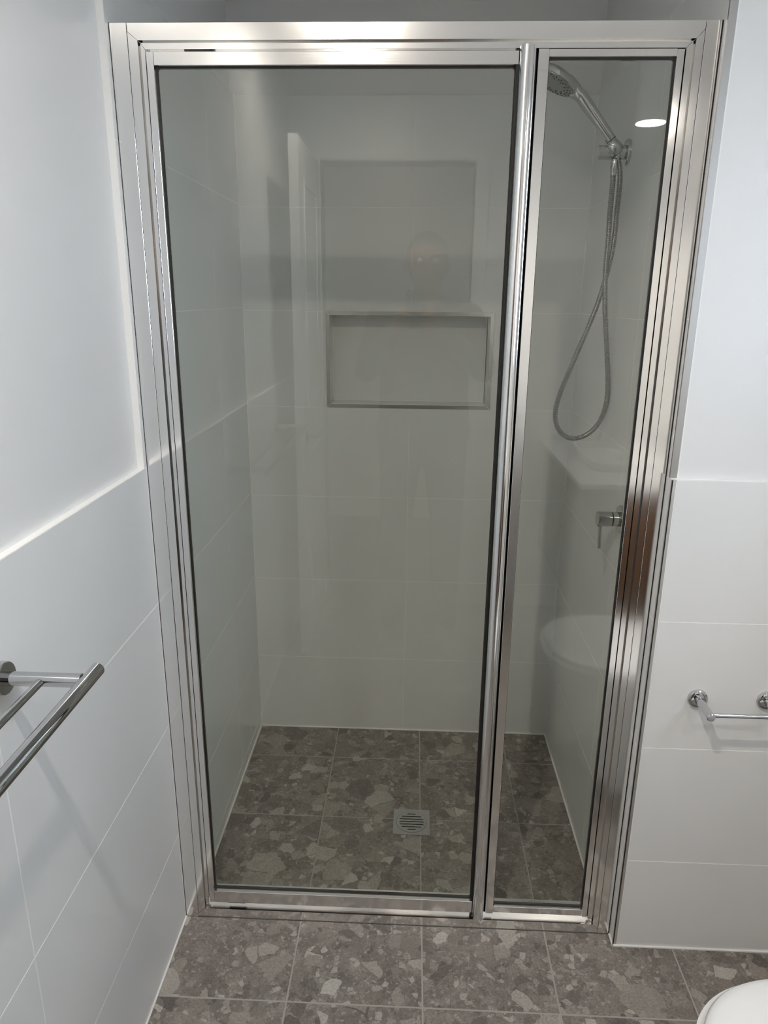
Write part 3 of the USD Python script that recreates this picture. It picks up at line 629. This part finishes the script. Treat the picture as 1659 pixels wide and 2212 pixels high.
parts = [bone((pt(0, 0, 1.44), 0.062), (NK + [0, 0.02, 0.03], 0.054), (HD - [0, 0.02, 0.06], 0.055)),
         bone((pt(-0.09, 0, 1.36), 0.095), (pt(0.09, 0, 1.36), 0.095), (pt(0, 0, 1.43), 0.07)), bone((pt(-0.09, 0.01, 1.34), 0.095), (pt(0.09, 0.01, 1.34), 0.095), (pt(-0.08, 0, 1.10), 0.09), (pt(0.08, 0, 1.10), 0.09)),
         bone((pt(-0.08, 0, 1.10), 0.09), (pt(0.08, 0, 1.10), 0.09), (pt(-0.09, -0.01, 0.93), 0.10), (pt(0.09, -0.01, 0.93), 0.10))]
for sg, sh, elb, wr in ((-1, SHL, ELL, WRL), (1, SHR, ELR, WRR)):
    parts += [bone((sh, 0.058), (pt(sg * 0.09, 0, 1.38), 0.075)), bone((sh, 0.054), (elb, 0.041)), bone((elb, 0.041), (elb + (wr - elb) * 0.35, 0.039), (wr, 0.026))]
    hip, kn, an = pt(sg * 0.095, -0.01, 0.90), pt(sg * 0.115, 0.005, 0.49), pt(sg * 0.125, -0.03, 0.09)
    parts += [bone((hip, 0.095), (kn, 0.058)), bone((kn, 0.057), (kn + (an - kn) * 0.35 + [0, -0.012, 0], 0.054), (an, 0.038)), bone((an + [0, -0.02, -0.045], 0.034), (an + [sg * 0.012, 0.13, -0.062], 0.026)), bone((an, 0.038), (an + [0, -0.01, -0.045], 0.036))]
    # hand: palm beside the phone, four fingers behind it, thumb on the screen side
    side = sg * CR
    pc = PH + side * 0.062 - CU * 0.045 - CF * 0.010
    parts += [bone((wr, 0.026), (pc - CU * 0.030 - CF * 0.012, 0.020), (pc + CU * 0.016, 0.015)), bone((pc - CU * 0.030, 0.017), (pc + CU * 0.030, 0.014))]
    for k in range(4):
        b0 = pc + CU * (0.030 - 0.020 * k) + CF * 0.012
        ln = (0.030, 0.034, 0.032, 0.025)[k]
        b1 = b0 + CF * 0.0125 - side * 0.018; b2 = b1 - side * ln * 0.62
        parts += [bone((b0, 0.0095), (b1, 0.0088)), bone((b1, 0.0088), (b2, 0.0078))]
    t0 = pc + CU * 0.010 - CF * 0.014
    t1 = t0 + CU * 0.022 - side * 0.014 + CF * 0.004; t2 = t1 + CU * 0.016 - side * 0.014 + CF * 0.003
    parts += [bone((t0, 0.0120), (t1, 0.0102)), bone((t1, 0.0102), (t2, 0.0088))]
# head: skull, jaw, nose, ears
parts += [bone((HD + [0, -0.025, 0.025], 0.088), (HD + [0, 0.012, 0.030], 0.080), (HD + [0, 0.030, -0.030], 0.062)),
          bone((HD + [0, 0.035, -0.035], 0.056), (HD + [0, 0.050, -0.085], 0.034), (HD + [-0.030, 0.010, -0.070], 0.030), (HD + [0.030, 0.010, -0.070], 0.030)),
          bone((HD + [0, 0.092, 0.012], 0.009), (HD + [0, 0.108, -0.026], 0.012), (HD + [-0.012, 0.094, -0.030], 0.008), (HD + [0.012, 0.094, -0.030], 0.008))]
for sg in (-1, 1):
    parts.append(bone((HD + [sg * 0.083, -0.004, 0.012], 0.013), (HD + [sg * 0.085, -0.012, -0.010], 0.012), (HD + [sg * 0.080, 0.000, -0.028], 0.009)))
obj('body', body(parts, 0.009, 6), M_SKIN, pe, smooth=True)
for sg in (-1, 1):
    obj('eye', trimesh.creation.icosphere(2, 0.0115).apply_translation(HD + [sg * 0.031, 0.086, 0.008]), M_EYE, pe, smooth=True)
    obj('iris', trimesh.creation.icosphere(2, 0.0055).apply_translation(HD + [sg * 0.031, 0.0935, 0.006]), M_HAIR, pe, smooth=True)
    obj('eyebrow', body([bone((HD + [sg * 0.018, 0.097, 0.026], 0.004), (HD + [sg * 0.045, 0.086, 0.029], 0.0032))], 0.004, 2), M_HAIR, pe, smooth=True)
obj('lips', body([bone((HD + [-0.021, 0.076, -0.056], 0.004), (HD + [0, 0.089, -0.056], 0.007), (HD + [0.021, 0.076, -0.056], 0.004))], 0.005, 2), M_LIP, pe, smooth=True)
obj('hair', body([bone((HD + [0, -0.034, 0.034], 0.090), (HD + [0, 0.004, 0.052], 0.078)), bone((HD + [0, -0.05, -0.02], 0.078), (HD + [0, -0.034, 0.03], 0.088))], 0.012, 6), M_HAIR, pe, smooth=True)
sh_parts = [bone((pt(-0.10, 0, 1.37), 0.102), (pt(0.10, 0, 1.37), 0.102), (pt(-0.03, -0.01, 1.425), 0.074), (pt(0.03, -0.01, 1.425), 0.074)), bone((pt(-0.095, 0.01, 1.34), 0.106), (pt(0.095, 0.01, 1.34), 0.106), (pt(-0.09, 0, 1.08), 0.104), (pt(0.09, 0, 1.08), 0.104)),
            bone((pt(-0.09, 0, 1.08), 0.104), (pt(0.09, 0, 1.08), 0.104), (pt(-0.10, -0.01, 0.90), 0.112), (pt(0.10, -0.01, 0.90), 0.112))]
for sg, sh, elb in ((-1, SHL, ELL), (1, SHR, ELR)):
    sh_parts += [bone((sh, 0.068), (pt(sg * 0.09, 0, 1.37), 0.085)), bone((sh, 0.066), (elb, 0.054)), bone((elb, 0.054), (elb + ((WRL if sg < 0 else WRR) - elb) * 0.82, 0.040))]
obj('shirt', body(sh_parts, 0.014, 8), M_SHIRT, pe, smooth=True)
tr_parts = [bone((pt(-0.09, -0.01, 0.95), 0.108), (pt(0.09, -0.01, 0.95), 0.108), (pt(-0.095, -0.01, 0.86), 0.108), (pt(0.095, -0.01, 0.86), 0.108))]
for sg in (-1, 1):
    hip, kn, an = pt(sg * 0.095, -0.01, 0.88), pt(sg * 0.115, 0.005, 0.49), pt(sg * 0.125, -0.03, 0.10)
    tr_parts += [bone((hip, 0.106), (kn, 0.074)), bone((kn, 0.074), (an, 0.060))]
obj('trousers', body(tr_parts, 0.016, 8), M_SHORTS, pe, smooth=True)
for sg in (-1, 1):
    an = pt(sg * 0.125, -0.03, 0.09)
    shoe = bone((an + [0, -0.035, -0.045], 0.043), (an + [sg * 0.012, 0.14, -0.055], 0.038), (an + [0, 0.0, 0.0], 0.050))
    shoe = shoe.trim_by_plane([0, 0, 1], 0.004)
    obj('shoe', body([shoe], 0.014, 3), M_SHOE, pe, smooth=40)
tag = Polygon([(0, 0.021), (0.021, 0), (0, -0.021), (-0.021, 0)]).difference(Polygon([(0, 0.010), (0.010, 0), (0, -0.010), (-0.010, 0)]))
m = xz(tag, -0.001, 0.001); m.apply_translation([0.729, -1.642, 0.803])
obj('pocket_tag', m, plain('tan_tag', (0.55, 0.47, 0.30), 0.6), pe, label='small tan diamond tag at the pocket')
ph_ = thing('phone', 'dark phone held up in both hands to take the picture', 'phone', tuple(PH))
Rm = np.eye(4); Rm[:3, 0], Rm[:3, 1], Rm[:3, 2] = CR, CF, CU
case = xz(rrect(-0.0375, -0.075, 0.0375, 0.075, 0.011), -0.004, 0.004); case.apply_transform(Rm)
obj('case', case, M_SHOE, ph_, smooth=30)
scr = xz(rrect(-0.035, -0.0725, 0.035, 0.0725, 0.009), -0.0046, -0.0038); scr.apply_transform(Rm)
obj('screen', scr, plain('phone_screen', (0.02, 0.02, 0.022), 0.05), ph_)
for q in (0.062, 0.045):
    lens = lathe((-0.022, 0.0035, q), (-0.022, 0.0060, q), [(0, 0.0065), (0.0025, 0.0060)], 24); lens.apply_transform(Rm)
    obj('lens', lens, M_MIRROR, ph_)
